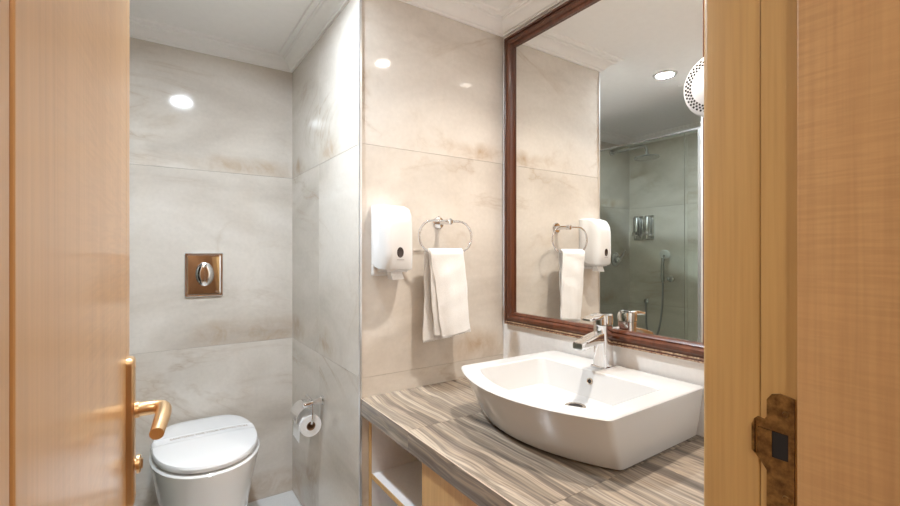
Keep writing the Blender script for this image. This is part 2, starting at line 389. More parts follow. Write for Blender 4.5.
for i in range(len(PER)):
    (p0, m0), (p1, m1) = miter(i), miter((i + 1) % len(PER))
    r0 = [(p0.x + m0.x * u, p0.y + m0.y * u, z) for u, z in PROF]; r1 = [(p1.x + m1.x * u, p1.y + m1.y * u, z) for u, z in PROF]
    o = obj('trim_%d' % (i + 2), loft(bmesh.new(), [r0, r1]), 'plaster', None, True, 30)
    tag(o, 'white stepped crown moulding ' + NAMES[i], None, None, 'structure')
# corridor the camera stands in
struct('floor_corridor', B_(-1.4, 1.7, -1.5, FO, -0.06, 0.0), 'corridor_floor', 'dark carpeted corridor floor outside the bathroom')
struct('wall_corridor_back', B_(-1.4, 1.7, -1.5, -1.4, 0, CEIL), 'corridor_wall', 'brown wooden corridor wall opposite the doorway')
struct('wall_corridor_side', B_(-1.4, -1.3, -1.4, FO, 0, CEIL), 'plaster', 'pale side wall of the corridor')
struct('wall_corridor_end', B_(D + TH, D + TH + 0.1, -1.4, FO, 0, CEIL), 'corridor_wall', 'brown wooden end wall of the corridor')

# ---------------------------------------------------------------- door frame (right jamb in view) with strike plate
ST = 0.2343; RB = 0.283; EN = 0.365
frm = empty('trim_10', ((JX + JL) / 2, FY, 0), 'lacquered maple door frame with worn strike plate', None, 'structure')
obj('jamb_lining', B_(JX - 0.012, JX + 0.022, FO - 0.01, ST, 0, 2.12, 0.0015), 'lining_wood', frm)
jm = B_(JX, JX + 0.022, ST, RB - 0.001, 0, 2.12)
obj('jamb_rebate', jm, 'jamb_wood', frm)
pol = fillet([(JX - 0.0006, RB), (JX - 0.0006, EN), (JX + 0.08, EN), (JX + 0.08, FY), (JX + 0.022, FY), (JX + 0.022, RB)], [0.003, 0.009, 0.004, 0, 0, 0], 5)
obj('casing', prism(bmesh.new(), pol, 0, 2.14), 'jamb_wood', frm, True, 50)
obj('jamb_lining', B_(JL - 0.022, JL, FO - 0.01, FY, 0, 2.12, 0.0015), 'lining_wood', frm)
obj('head_lining', B_(JL, JX, FO - 0.01, ST, 2.10, 2.12), 'lining_wood', frm)
obj('head_rebate', B_(JL, JX, ST, FY, 2.09, 2.12), 'jamb_wood', frm)
# strike plate: vertical strap with a lip towards the bathroom, square latch pocket
def strike_poly(rs): return rs
sx = JX - 0.0030
y0, y1 = ST + 0.006, 0.2735
lip = 0.2895
def plate(poly_yz, x0, x1):
    b_ = bmesh.new(); loft(b_, [[(x0, y, z) for y, z in poly_yz], [(x1, y, z) for y, z in poly_yz]]); return b_
zt = 1.100; hz0, hz1 = 1.007, 1.044; hy0, hy1 = 0.2472, 0.2672
up = [(y0, hz1), (lip, hz1 + 0.002), (lip, hz1 + 0.012), (lip - 0.004, hz1 + 0.016), (y1 + 0.004, hz1 + 0.014), (y1, hz1 + 0.019), (y1, zt - 0.012), (y1 - 0.006, zt - 0.003), (y1 - 0.016, zt), (y0, zt - 0.004)]
dn = [(y0, 0.905), (y1 - 0.01, 0.905), (y1, 0.915), (y1, 0.986), (lip - 0.006, 1.000), (lip, 1.006), (lip, hz0), (y0, hz0)]
sp = empty('strike_plate', (JX, 0.25, 0.90)); sp.parent = frm; sp.location = Vector((JX, 0.25, 0.9)) - frm.location
bm = plate(up, sx, JX + 0.001)
me = bpy.data.meshes.new('t')
for pl in (dn, [(y0, hz0), (hy0, hz0), (hy0, hz1), (y0, hz1)], [(hy1, hz0), (lip - 0.004, hz0), (lip - 0.004, hz1 + 0.001), (hy1, hz1)]):
    loft(bm, [[(sx, y, z) for y, z in pl], [(JX + 0.001, y, z) for y, z in pl]])
obj('plate', bm, 'old_brass', sp)
lq = ((lip - 0.001, hz0), (lip + 0.0025, hz0 + 0.003), (lip + 0.0025, hz1 + 0.004), (lip - 0.001, hz1 + 0.012))
obj('lip', loft(bmesh.new(), [[(JX - 0.0052, y, z) for y, z in lq], [(JX - 0.0007, y, z) for y, z in lq]]), 'old_brass', sp)
obj('latch_pocket', B_(JX - 0.0024, JX + 0.0008, hy0, hy1, hz0, hz1), 'black_hole', sp)
for z in (1.073, 0.955):
    bm = bmesh.new(); lathe(bm, [(0.0001, -0.0016), (0.0035, -0.0014), (0.0042, 0.0)], (sx, 0.25, z), (1, 0, 0), 14); obj('screw', bm, 'old_brass', sp, True)

# ---------------------------------------------------------------- the opened door on the left
HX, HY, FX, FYE = -0.065, 0.28, -0.0318, 1.030       # visible face: hinge end -> free end
dd = Vector((FX - HX, FYE - HY, 0)); DW = dd.length; dd.normalize(); nn = Vector((dd.y, -dd.x, 0))   # nn: out of the visible face (to the right)
def dp(u, o_, z): p = Vector((HX, HY, 0)) + dd * u + nn * o_; return (p.x, p.y, z)
door = empty('door_1', (HX, HY, 0.008), 'opened maple veneered door with bronze lever handle', None, 'structure')
def dprism(poly, z0, z1): return loft(bmesh.new(), [[dp(u, o_, z0) for u, o_ in poly], [dp(u, o_, z1) for u, o_ in poly]])
g1, g2 = 0.0565, DW - 0.062
obj('door_core', dprism([(0, -0.040), (DW, -0.040), (DW, -0.0025), (0, -0.0025)], 0.008, 2.08), 'door_groove', door)
obj('stile', dprism(fillet([(0, -0.0025), (g1 - 0.004, -0.0025), (g1 - 0.004, 0), (0, 0)], [0, 0, 0.002, 0.001], 3), 0.008, 2.08), 'door_wood', door)
obj('panel', dprism(fillet([(g1 + 0.004, -0.0025), (g2 - 0.0015, -0.0025), (g2 - 0.0015, 0), (g1 + 0.004, 0)], [0, 0, 0.001, 0.002], 3), 0.008, 2.08), 'door_wood', door)
obj('edge_lipping', dprism(fillet([(g2 + 0.0005, -0.0025), (DW, -0.0025), (DW, 0), (g2 + 0.0005, 0)], [0, 0, 0.003, 0.001], 3), 0.008, 2.08), 'door_wood', door)
# handle set
hs = empty('lever_handle', (0, 0, 0)); hs.parent = door; hs.location = Vector(dp(DW - 0.05, 0, 1.014)) - door.location
pu = DW - 0.050; pw = 0.021
rings = []
for o_, sh in ((0.0, 0.0), (0.007, 0.0), (0.010, 0.002), (0.0118, 0.006)):
    pl = fillet([(pu - pw + sh, 0.848 + sh), (pu + pw - sh, 0.848 + sh), (pu + pw - sh, 1.112 - sh), (pu - pw + sh, 1.112 - sh)], 0.012 - sh, 5)
    rings.append([dp(u, o_, z) for u, z in pl])
obj('backplate', loft(bmesh.new(), rings), 'brass', hs, True, 35)
bm = bmesh.new(); lathe(bm, [(0.0145, 0.0), (0.0145, 0.006), (0.0128, 0.008), (0.0124, 0.030)], dp(pu, 0.0115, 1.016), nn, 20); obj('neck', bm, 'brass', hs, True)
z_ = 1.016
path = [dp(pu, 0.026, z_), dp(pu, 0.031, z_)] + bez([dp(pu, 0.033, z_), dp(pu, 0.0555, z_), dp(pu - 0.004, 0.0585, z_), dp(pu - 0.030, 0.0560, z_ - 0.003), dp(pu - 0.055, 0.0530, z_ - 0.008)], 12) + [dp(pu - 0.075, 0.0505, z_ - 0.012), dp(pu - 0.098, 0.0475, z_ - 0.0165)]
rr = [0.0124] * 3 + [0.0122] * (len(path) - 5) + [0.0112, 0.0108]
bm = T_(path, rr, 18); obj('lever', bm, 'brass', hs, True, 50)
bm = bmesh.new(); lathe(bm, [(0.010, 0.0), (0.010, 0.002), (0.0165, 0.003), (0.0165, 0.007), (0.014, 0.009)], dp(pu, 0.0115, 0.918), nn, 18); obj('thumb_turn', bm, 'brass', hs, True)
obj('turn_grip', loft(bmesh.new(), [[dp(pu + a, 0.019, 0.918 + b) for a, b in ((-0.003, -0.01), (0.003, -0.01), (0.003, 0.01), (-0.003, 0.01))], [dp(pu + a, 0.0235, 0.918 + b) for a, b in ((-0.002, -0.008), (0.002, -0.008), (0.002, 0.008), (-0.002, 0.008))]]), 'brass', hs)
for z in (1.095, 0.866):
    bm = bmesh.new(); lathe(bm, [(0.0035, 0), (0.0035, 0.001), (0.0001, 0.0015)], dp(pu, 0.0116, z), nn, 12); obj('screw', bm, 'brass', hs, True)
for z in (0.25, 1.1, 1.85):
    bm = bmesh.new(); lathe(bm, [(0.006, -0.045), (0.006, 0.045)], (HX - 0.036, HY - 0.009, z), (0, 0, 1), 12); obj('hinge', bm, 'steel', door, True)

# ================================================================ VANITY
cab = empty('vanity_cabinet', ((B + 0.03 + D) / 2, (FY + C) / 2, 0), 'maple vanity cabinet with open white shelf niche under the stone counter', 'cabinet')
CX, CB = B + 0.030, 0.699
DIV = 1.118
obj('side_panel', B_(CX + 0.001, D - 0.012, C - 0.030, C - 0.010, 0.0, CB), 'melamine', cab)
obj('edge_band', B_(CX - 0.002, CX + 0.001, C - 0.030, C - 0.010, 0.0, CB), 'cabinet_wood', cab)
obj('wall_filler', B_(CX + 0.004, CX + 0.02, C - 0.0095, C - 0.0005, 0.0, CB), 'cabinet_wood', cab)
obj('divider', B_(CX + 0.001, D - 0.012, DIV - 0.018, DIV, 0.08, CB), 'melamine', cab)
obj('back_panel', B_(D - 0.016, D - 0.012, FY + 0.02, C - 0.030, 0.08, CB), 'melamine', cab)
sh = obj('shelf', B_(CX + 0.004, D - 0.016, DIV, C - 0.030, 0.468, 0.484), 'melamine', cab)
obj('edge_band', B_(CX + 0.0015, CX + 0.004, DIV, C - 0.030, 0.466, 0.4842), 'cabinet_wood', sh)
obj('bottom_panel', B_(CX + 0.004, D - 0.016, FY + 0.02, C - 0.030, 0.08, 0.098), 'melamine', cab)
obj('side_panel', B_(CX + 0.001, D - 0.012, FY + 0.002, FY + 0.020, 0.0, CB), 'melamine', cab)
obj('plinth', B_(CX + 0.05, CX + 0.065, FY + 0.02, C - 0.030, 0.0, 0.08), 'cabinet_wood', cab)
for (q0, q1) in ((FY + 0.003, 0.730), (0.733, DIV - 0.001)):
    dr = obj('door', B_(CX - 0.018, CX, q0, q1, 0.083, CB - 0.004, 0.001, 1), 'cabinet_wood', cab)
    bm = bmesh.new(); yk = 0.700 if q0 < 0.5 else 0.763
    lathe(bm, [(0.005, 0.0), (0.005, 0.012), (0.012, 0.016), (0.012, 0.022), (0.008, 0.025)], (CX - 0.018, yk, 0.40), (-1, 0, 0), 16); obj('knob', bm, 'steel', dr, True)

ct = empty('countertop', ((B + D) / 2, (FY + C) / 2, CB), 'striped taupe stone countertop with mitred dark front apron', 'countertop')
cuts = [FY, 0.662, 1.180, C]
obj('substrate', B_(B + 0.012, D - 0.001, FY + 0.001, C - 0.001, CB + 0.001, CT - 0.011), 'cabinet_wood', ct)
for q0, q1 in zip(cuts, cuts[1:]):
    a, b = q0 + (0.0005), q1 - 0.0005
    pl = [(B + 0.0022, CT), (D - 0.001, CT), (D - 0.001, CT - 0.010), (B + 0.011, CT - 0.010), (B + 0.0022, CT - 0.0022)]
    obj('stone_tile', loft(bmesh.new(), [[(x, a, z) for x, z in pl], [(x, b, z) for x, z in pl]]), 'stone', ct)
    pl = [(B, CT - 0.0024), (B + 0.0018, CT - 0.0024), (B + 0.0105, CT - 0.0105), (B + 0.0105, CB), (B, CB)]
    obj('apron_tile', loft(bmesh.new(), [[(x, a, z) for x, z in pl], [(x, b, z) for x, z in pl]]), 'stone', ct)
    pl = [(B + 0.0002, CT - 0.0023), (B + 0.0021, CT - 0.0003), (B + 0.0024, CT - 0.0023)]
    obj('mitre_strip', loft(bmesh.new(), [[(x, a, z) for x, z in pl], [(x, b, z) for x, z in pl]]), 'stone_edge', ct)

# ---------------------------------------------------------------- vessel sink
YC = 0.938
def outline(xb, xf, bulge, hb, hf, r, z, zfun=None, nf=14):
    """back edge at xb, front corners at xf with a forward bulge, half widths back/front"""
    pts = [(xb, YC - hb), (xb, YC + hb), (xf, YC + hf)]
    rad = [r, r, r]
    for k in range(1, nf):
        t = k / nf; y = YC + hf - 2 * hf * t
        pts.append((xf - bulge * (1 - (2 * t - 1) ** 2), y)); rad.append(0)
    pts.append((xf, YC - hf)); rad.append(r)
    # corner fillets use neighbours far enough away
    out = []; m = len(pts)
    for i in range(m):
        p, a, b = Vector(pts[i]), Vector(pts[i - 1]), Vector(pts[(i + 1) % m])
        ri = min(rad[i], (a - p).length * 0.7, (b - p).length * 0.7)
        if rad[i] <= 0: out.append((p.x, p.y, z)); continue
        p0 = p + (a - p).normalized() * ri; p1 = p + (b - p).normalized() * ri
        for k in range(5):
            t = k / 4; q = p0 * (1 - t) ** 2 + p * 2 * t * (1 - t) + p1 * t * t; out.append((q.x, q.y, z))
    return out
RZ = 0.912
sink = empty('vessel_sink', (1.10, YC, CT), 'white ceramic rectangular vessel sink with bowed front on the striped counter', 'sink')
rings = [outline(1.318, 0.962, 0.080, 0.268, 0.272, 0.012, CT + 0.0005),
         outline(1.322, 0.948, 0.084, 0.273, 0.279, 0.014, CT + 0.008),
         outline(1.326, 0.928, 0.088, 0.278, 0.285, 0.014, CT + 0.045),
         outline(1.329, 0.905, 0.092, 0.284, 0.291, 0.014, RZ - 0.050),
         outline(1.330, 0.884, 0.095, 0.289, 0.297, 0.014, RZ - 0.008),
         outline(1.330, 0.881, 0.095, 0.290, 0.298, 0.014, RZ - 0.003),
         outline(1.327, 0.884, 0.094, 0.287, 0.295, 0.013, RZ),
         outline(1.206, 0.916, 0.080, 0.236, 0.243, 0.024, RZ),
         outline(1.202, 0.920, 0.080, 0.232, 0.239, 0.024, RZ - 0.003),
         outline(1.190, 0.938, 0.072, 0.218, 0.224, 0.035, RZ - 0.050),
         outline(1.180, 0.955, 0.064, 0.204, 0.208, 0.040, RZ - 0.085),
         outline(1.168, 0.995, 0.045, 0.180, 0.182, 0.045, RZ - 0.098),
         outline(1.155, 1.085, 0.012, 0.045, 0.045, 0.018, RZ - 0.103)]
obj('basin', loft(bmesh.new(), rings), 'ceramic', sink, True, 22)
DRX, DRZ = 1.122, RZ - 0.1025
bm = bmesh.new(); lathe(bm, [(0.033, 0.0), (0.033, 0.002), (0.030, 0.0035), (0.023, 0.003), (0.021, 0.0005)], (DRX, 0.945, DRZ), (0, 0, 1), 24)
dro = obj('drain', bm, 'drain_metal', sink, True)
bm = bmesh.new(); lathe(bm, [(0.0205, 0.001), (0.0205, 0.0032), (0.0001, 0.0034)], (DRX, 0.945, DRZ), (0, 0, 1), 20); obj('drain_opening', bm, 'black_hole', dro)
oc = Vector((1.1925, 0.945, RZ - 0.034)); on = Vector((-0.97, 0, 0.24))
bm = bmesh.new(); lathe(bm, [(0.0105, -0.004), (0.0105, 0.002), (0.009, 0.0032), (0.0072, 0.0025), (0.007, 0.0)], oc, on, 20); ov = obj('overflow_ring', bm, 'drain_metal', sink, True)
bm = bmesh.new(); lathe(bm, [(0.007, -0.001), (0.007, 0.0012)], oc, on, 16); obj('overflow_hole', bm, 'black_hole', ov)

# ---------------------------------------------------------------- faucet
fx, fy = 1.270, 0.950
fc = empty('basin_faucet', (fx, fy, RZ), 'chrome single lever mixer faucet standing on the sink deck', 'faucet')
def rrect(cx, cy, hx, hy, r, z): return [(x, y, z) for x, y in fillet([(cx - hx, cy - hy), (cx + hx, cy - hy), (cx + hx, cy + hy), (cx - hx, cy + hy)], r, 4)]
KF = 1.18
def fq(x, y, z): return (fx + (x - fx) * KF, fy + (y - fy) * KF, RZ + (z - RZ) * KF)
def fl_(rings): return loft(bmesh.new(), [[fq(*p) for p in r_] for r_ in rings])
obj('base_flange', fl_([rrect(fx, fy, 0.029, 0.027, 0.010, RZ), rrect(fx, fy, 0.029, 0.027, 0.010, RZ + 0.005), rrect(fx, fy, 0.026, 0.024, 0.010, RZ + 0.007)]), 'chrome', fc, True)
obj('body', fl_([rrect(fx, fy, 0.0245, 0.0235, 0.014, RZ + 0.006), rrect(fx, fy, 0.023, 0.022, 0.014, RZ + 0.03), rrect(fx - 0.001, fy, 0.0225, 0.0215, 0.014, RZ + 0.08), rrect(fx - 0.002, fy, 0.023, 0.022, 0.014, RZ + 0.118), rrect(fx - 0.002, fy, 0.0235, 0.0225, 0.014, RZ + 0.122)]), 'chrome', fc, True)
def yzr(x, cy, cz, hy, hz, r): return [(x, y, z) for y, z in fillet([(cy - hy, cz - hz), (cy + hy, cz - hz), (cy + hy, cz + hz), (cy - hy, cz + hz)], r, 4)]
sp_ = obj('spout', fl_([yzr(fx - 0.005, fy, RZ + 0.090, 0.018, 0.017, 0.008), yzr(fx - 0.045, fy, RZ + 0.086, 0.0185, 0.014, 0.007), yzr(fx - 0.085, fy, RZ + 0.078, 0.019, 0.0115, 0.006), yzr(fx - 0.108, fy, RZ + 0.073, 0.019, 0.0105, 0.006), yzr(fx - 0.112, fy, RZ + 0.073, 0.016, 0.008, 0.005)]), 'chrome', fc, True)
bm = bmesh.new(); lathe(bm, [(0.012, 0), (0.012, -0.006), (0.009, -0.0065)], fq(fx - 0.095, fy, RZ + 0.066), (0, 0, 1), 16); obj('aerator', bm, 'steel', sp_, True)
lv = obj('lever', fl_([rrect(fx - 0.002, fy, 0.0235, 0.0225, 0.014, RZ + 0.124), rrect(fx - 0.002, fy, 0.024, 0.0232, 0.014, RZ + 0.140), rrect(fx - 0.003, fy, 0.023, 0.022, 0.014, RZ + 0.150), rrect(fx - 0.005, fy, 0.016, 0.016, 0.008, RZ + 0.155)]), 'chrome', fc, True)
P = []
for x, z, hy, hz in ((fx + 0.018, RZ + 0.148, 0.018, 0.006), (fx - 0.02, RZ + 0.1485, 0.0185, 0.0065), (fx - 0.05, RZ + 0.1455, 0.0175, 0.005), (fx - 0.072, RZ + 0.142, 0.0155, 0.0038), (fx - 0.076, RZ + 0.1415, 0.013, 0.0025)):
    P.append(yzr(x, fy, z, hy, hz, min(hz * 0.8, 0.004)))
obj('lever_blade', fl_(P), 'chrome', lv, True)
bm = bmesh.new(); lathe(bm, [(0.003, 0.0), (0.003, 0.02), (0.0055, 0.021), (0.0055, 0.03), (0.003, 0.032)], fq(fx + 0.02, fy - 0.006, RZ + 0.112), (0.7, -0.7, 0), 12); obj('pop_up_knob', bm, 'steel', fc, True)

# ---------------------------------------------------------------- framed mirror
MY0, MY1, MZ0, MZ1 = 0.597, 1.516, 0.9795, 2.263
mr = empty('framed_mirror', (D, (MY0 + MY1) / 2, MZ0), 'large wall mirror in carved dark mahogany frame above the sink', 'mirror')
FWD = 0.056
obj('mirror_glass', B_(D - 0.0045, D - 0.001, MY0 + 0.02, MY1 - 0.02, MZ0 + 0.02, MZ1 - 0.02), 'mirror', mr)
FP = [(0, 0.001), (0, 0.016), (0.004, 0.022), (0.011, 0.022), (0.014, 0.018), (0.018, 0.020), (0.026, 0.028), (0.036, 0.028), (0.041, 0.022), (0.043, 0.018)]
GP = [(0.043, 0.018), (0.047, 0.0195), (0.052, 0.0165), (FWD, 0.0125)]
def rail(name, c0, c1, i0, i1, prof, mat, par):
    """outer corners c0 -> c1 (y, z) and inward diagonal directions i0, i1"""
    def ring(c, d): return [(D - h, c[0] + d[0] * u, c[1] + d[1] * u) for u, h in prof] + [(D - 0.0050 if prof is GP else D - 0.001, c[0] + d[0] * prof[-1][0], c[1] + d[1] * prof[-1][0])] + ([(D - 0.0050, c[0] + d[0] * prof[0][0], c[1] + d[1] * prof[0][0])] if prof is GP else [])
    return obj(name, loft(bmesh.new(), [ring(c0, i0), ring(c1, i1)]), mat, par, True, 25)
CN = {'bl': ((MY1, MZ0), (-1, 1)), 'br': ((MY0, MZ0), (1, 1)), 'tl': ((MY1, MZ1), (-1, -1)), 'tr': ((MY0, MZ1), (1, -1))}
for nm, a, b in (('frame_rail', 'bl', 'br'), ('frame_rail', 'tl', 'tr'), ('frame_stile', 'bl', 'tl'), ('frame_stile', 'br', 'tr')):
    f_ = rail(nm, CN[a][0], CN[b][0], CN[a][1], CN[b][1], FP, 'mahogany', mr)
    rail('gilt_bead', CN[a][0], CN[b][0], CN[a][1], CN[b][1], GP, 'mahogany', f_)
    (ya, za), (yb, zb) = CN[a][0], CN[b][0]
    ia, ib = CN[a][1], CN[b][1]
    for u in ((0.0125, 0.003) if (a, b) == ('bl', 'br') else (0.0125,)): obj('gilt_line', T_([(D - 0.0205, ya + ia[0] * u, za + ia[1] * u), (D - 0.0205, yb + ib[0] * u, zb + ib[1] * u)], 0.0028, 8), 'gilt' if a == 'bl' and b == 'br' else 'mahogany', f_, True)

# ================================================================ TOWEL WALL
# paper dispenser
px0, px1 = 0.684, 0.814
pc = (px0 + px1) / 2
dis = empty('paper_dispenser', (pc, C, 1.19), 'white plastic paper dispenser with dark oval window on the towel wall', 'dispenser')
obj('back_plate', B_(px0 + 0.002, px1 - 0.002, C - 0.016, C, 1.212, 1.474, 0.006, 3), 'white_plastic', dis, True)
side = [(0.014, 1.4765), (0.050, 1.4745), (0.082, 1.462), (0.100, 1.437), (0.106, 1.405), (0.1075, 1.30), (0.105, 1.242), (0.100, 1.236), (0.070, 1.240), (0.036, 1.246), (0.016, 1.262)]
# cover: slices across x, inset towards the sides
bm = bmesh.new(); R = []
for x, k in ((px0, 0.62), (px0 + 0.003, 0.74), (px0 + 0.010, 0.88), (px0 + 0.020, 0.97), (px0 + 0.032, 1.0), (px1 - 0.032, 1.0), (px1 - 0.020, 0.97), (px1 - 0.010, 0.88), (px1 - 0.003, 0.74), (px1, 0.62)):
    R.append([(x, C - (0.014 + (d_ - 0.014) * k * 1.14), 1.36 + (z - 1.36) * (0.90 + 0.10 * k)) for d_, z in side])
cov = obj('cover', loft(bm, R), 'white_plastic', dis, True, 50)
bm = bmesh.new(); n = 28
loft(bm, [[(pc - 0.002 + 0.0135 * s_ * math.cos(2 * PI * k / n), C - 0.1196 - o_, 1.300 + 0.019 * s_ * math.sin(2 * PI * k / n)) for k in range(n)] for s_, o_ in ((1.0, -0.001), (1.0, 0.0012), (0.9, 0.0018), (0.86, 0.0012))])
obj('level_window', bm, 'dark_plastic', cov, True)
bm = bmesh.new(); xx = pc - 0.015
for k, w_ in enumerate((0.0022, 0.0034, 0.003, 0.0026, 0.0032, 0.0028, 0.003, 0.0024)):
    box(bm, xx, xx + w_ * 0.8, C - 0.1207, C - 0.1198, 1.2725, 1.2752); xx += w_ + 0.0008
obj('printed_mark', bm, 'grey_print', cov)
bm = bmesh.new()
obj('tissue', loft(bm, [[(x, C - y, z) for x in (pc - 0.022, pc + 0.024)for y in ((0.055, 0.085) if x < pc else (0.085, 0.055))] for z in (1.25, 1.222)] + [[(pc - 0.02, C - 0.058, 1.203), (pc - 0.02, C - 0.097, 1.200), (pc + 0.026, C - 0.097, 1.202), (pc + 0.026, C - 0.058, 1.205)]]), 'paper', dis)
obj('outlet_tray', B_(pc - 0.045, pc + 0.045, C - 0.095, C - 0.016, 1.228, 1.244, 0.004), 'white_plastic', dis, True)

# towel ring
rx, ry, rz0, rz1 = 0.972, C - 0.080, 1.301, 1.424
tr = empty('towel_ring', (rx, C, 1.30), 'oval chrome towel ring mounted beside the paper dispenser', 'towel ring')
bm = bmesh.new(); lathe(bm, [(0.026, 0.0), (0.026, 0.006), (0.023, 0.009), (0.010, 0.010), (0.0095, 0.066), (0.0125, 0.068), (0.0125, 0.092), (0.010, 0.094)], (rx + 0.012, C, 1.422), (0, -1, 0), 24); obj('wall_post', bm, 'chrome', tr, True)
pts = []; rad = (rz1 - rz0) / 2; half = 0.124 - rad; zc = (rz0 + rz1) / 2
for k in range(17): a = -PI / 2 + PI * k / 16; pts.append((rx + half + rad * math.cos(a), ry, zc + rad * math.sin(a)))
for k in range(17): a = PI / 2 + PI * k / 16; pts.append((rx - half + rad * math.cos(a), ry, zc + rad * math.sin(a)))
obj('ring', T_(pts, 0.0048, 10, True), 'chrome', tr, True, 80)

# towel: folded over the lower bar of the ring, two hanging layers
tw = empty('hand_towel', (0.98, ry, 0.95), 'white terry hand towel folded over the ring', 'towel')
def towel_layer(name, top, bot, yoff, ybot, th, curl_seed, hang):
    """slab following from top edge (x0,x1,z) to bottom edge (x0,x1,z0,z1), with soft folds"""
    nu, nv = 14, 26; bm = bmesh.new(); rnd = random.Random(curl_seed); ph = [rnd.uniform(0, 6.28) for _ in range(4)]
    def surf(u, v, s_):
        x0 = top[0] + (bot[0] - top[0]) * v; x1 = top[1] + (bot[1] - top[1]) * v
        zb = bot[2] + (bot[3] - bot[2]) * u; z = top[2] + (zb - top[2]) * v
        x = x0 + (x1 - x0) * u
        edge = 1 - (2 * u - 1) ** 6
        fold = 0.004 * v * math.sin(u * 7 + ph[0]) + 0.002 * v * math.sin(u * 15 + v * 3 + ph[1]) + 0.0012 * math.sin(v * 23 + u * 4 + ph[2])
        y = yoff + (ybot - yoff) * v + fold + s_ * th * (0.35 + 0.65 * edge)
        if v < 0.03: y += (ry - y) * (1 - v / 0.03) ** 2 * 0.75
        return (x + 0.002 * math.sin(v * 9 + ph[3]), y, z)
    F = [[surf(i / nu, j / nv, -0.5) for i in range(nu + 1)] for j in range(nv + 1)]
    K = [[surf(i / nu, j / nv, 0.5) for i in range(nu + 1)] for j in range(nv + 1)]
    rings = []
    for j in range(nv + 1): rings.append(F[j] + K[j][::-1])
    loft(bm, rings)
    return obj(name, bm, 'terry', tw, True, 70)
zt_ = rz0 + 0.015
towel_layer('front_layer', (0.886, 1.044, zt_), (0.934, 1.070, 0.975, 0.990), ry - 0.016, ry - 0.030, 0.016, 3, 0)
towel_layer('middle_fold', (0.882, 1.034, zt_ - 0.002), (0.908, 1.042, 0.980, 0.982), ry - 0.0125, ry - 0.012, 0.010, 5, 0)
towel_layer('back_layer', (0.882, 1.040, zt_ - 0.001), (0.877, 1.012, 0.958, 0.966), ry + 0.015, ry + 0.018, 0.014, 11, 0)
bm = bmesh.new(); rnd = random.Random(4)
for k in range(34):
    u = (k + 0.5) / 34; x = 0.934 + 0.136 * u; z = 0.975 + 0.015 * u
    box(bm, x - 0.0014, x + 0.0014, ry - 0.0335, ry - 0.0285, z - 0.006 - rnd.uniform(0, 0.003), z + 0.004)
for k in range(34):
    u = (k + 0.5) / 34; x = 0.877 + 0.135 * u; z = 0.958 + 0.008 * u
    box(bm, x - 0.0014, x + 0.0014, ry + 0.0155, ry + 0.0205, z - 0.006 - rnd.uniform(0, 0.003), z + 0.004)
fr = obj('fringe', bm, 'terry', tw); fr['kind'] = 'stuff'

# ================================================================ TOILET ALCOVE
tx = 0.204
def dshape(yb, yf, hw, hwb, z, n=40, cy=None):
    """egg outline: flat-ish back at yb, round front at yf"""
    cy = cy if cy is not None else yb - (yb - yf) * 0.48; out = []
    for k in range(n):
        a = 2 * PI * k / n; c, s_ = math.cos(a), math.sin(a)
        if s_ <= 0: out.append((tx + hw * math.copysign(abs(c) ** 0.92, c), cy - (cy - yf) * abs(s_) ** 0.95, z))
        else:
            e = 0.42; x = hw * math.copysign(abs(c) ** e, c) ; y = cy + (yb - cy) * s_ ** 0.62
            t = (y - cy) / (yb - cy); x = x * (1 - t * t * (1 - hwb / hw)); out.append((tx + x, y, z))
    return out
to = empty('toilet', (tx, 2.2, 0), 'white ceramic toilet with closed lid under the chrome flush plate', 'toilet')
YB = 2.478
rings = [dshape(YB + 0.012, 2.040, 0.152, 0.145, 0.0), dshape(YB + 0.012, 2.030, 0.154, 0.145, 0.02), dshape(YB + 0.012, 2.000, 0.163, 0.15, 0.12), dshape(YB + 0.012, 1.965, 0.175, 0.16, 0.24),
         dshape(YB + 0.012, 1.932, 0.189, 0.168, 0.33), dshape(YB + 0.010, 1.908, 0.200, 0.172, 0.40), dshape(YB + 0.008, 1.895, 0.207, 0.176, 0.4440), dshape(YB + 0.006, 1.893, 0.208, 0.177, 0.4540), dshape(YB + 0.004, 1.900, 0.203, 0.173, 0.4600)]
obj('bowl', loft(bmesh.new(), rings), 'toilet_ceramic', to, True, 40)
rings = [dshape(YB - 0.05, 1.922, 0.182, 0.150, 0.4605), dshape(YB - 0.05, 1.920, 0.184, 0.152, 0.4620), dshape(YB - 0.05, 1.920, 0.184, 0.152, 0.4665)]
obj('seat', loft(bmesh.new(), rings), 'seat_plastic', to, True, 40)
LZ = 0.500
rings = [dshape(YB - 0.016, 1.907, 0.194, 0.166, 0.4670), dshape(YB - 0.012, 1.900, 0.199, 0.170, 0.4700), dshape(YB - 0.012, 1.898, 0.200, 0.171, 0.4840), dshape(YB - 0.015, 1.904, 0.196, 0.168, 0.4920),
         dshape(YB - 0.025, 1.925, 0.182, 0.156, 0.4960), dshape(YB - 0.06, 1.98, 0.145, 0.125, 0.4985), dshape(YB - 0.12, 2.06, 0.09, 0.08, LZ), dshape(YB - 0.2, 2.15, 0.03, 0.03, LZ + 0.0002)]
obj('lid', loft(bmesh.new(), rings), 'seat_plastic', to, True, 40)
for s_ in (-1, 1):
    bm = bmesh.new(); lathe(bm, [(0.010, -0.03), (0.010, 0.03)], (tx + s_ * 0.075, YB - 0.006, 0.4740), (1, 0, 0), 12); obj('lid_hinge', bm, 'chrome', to, True)
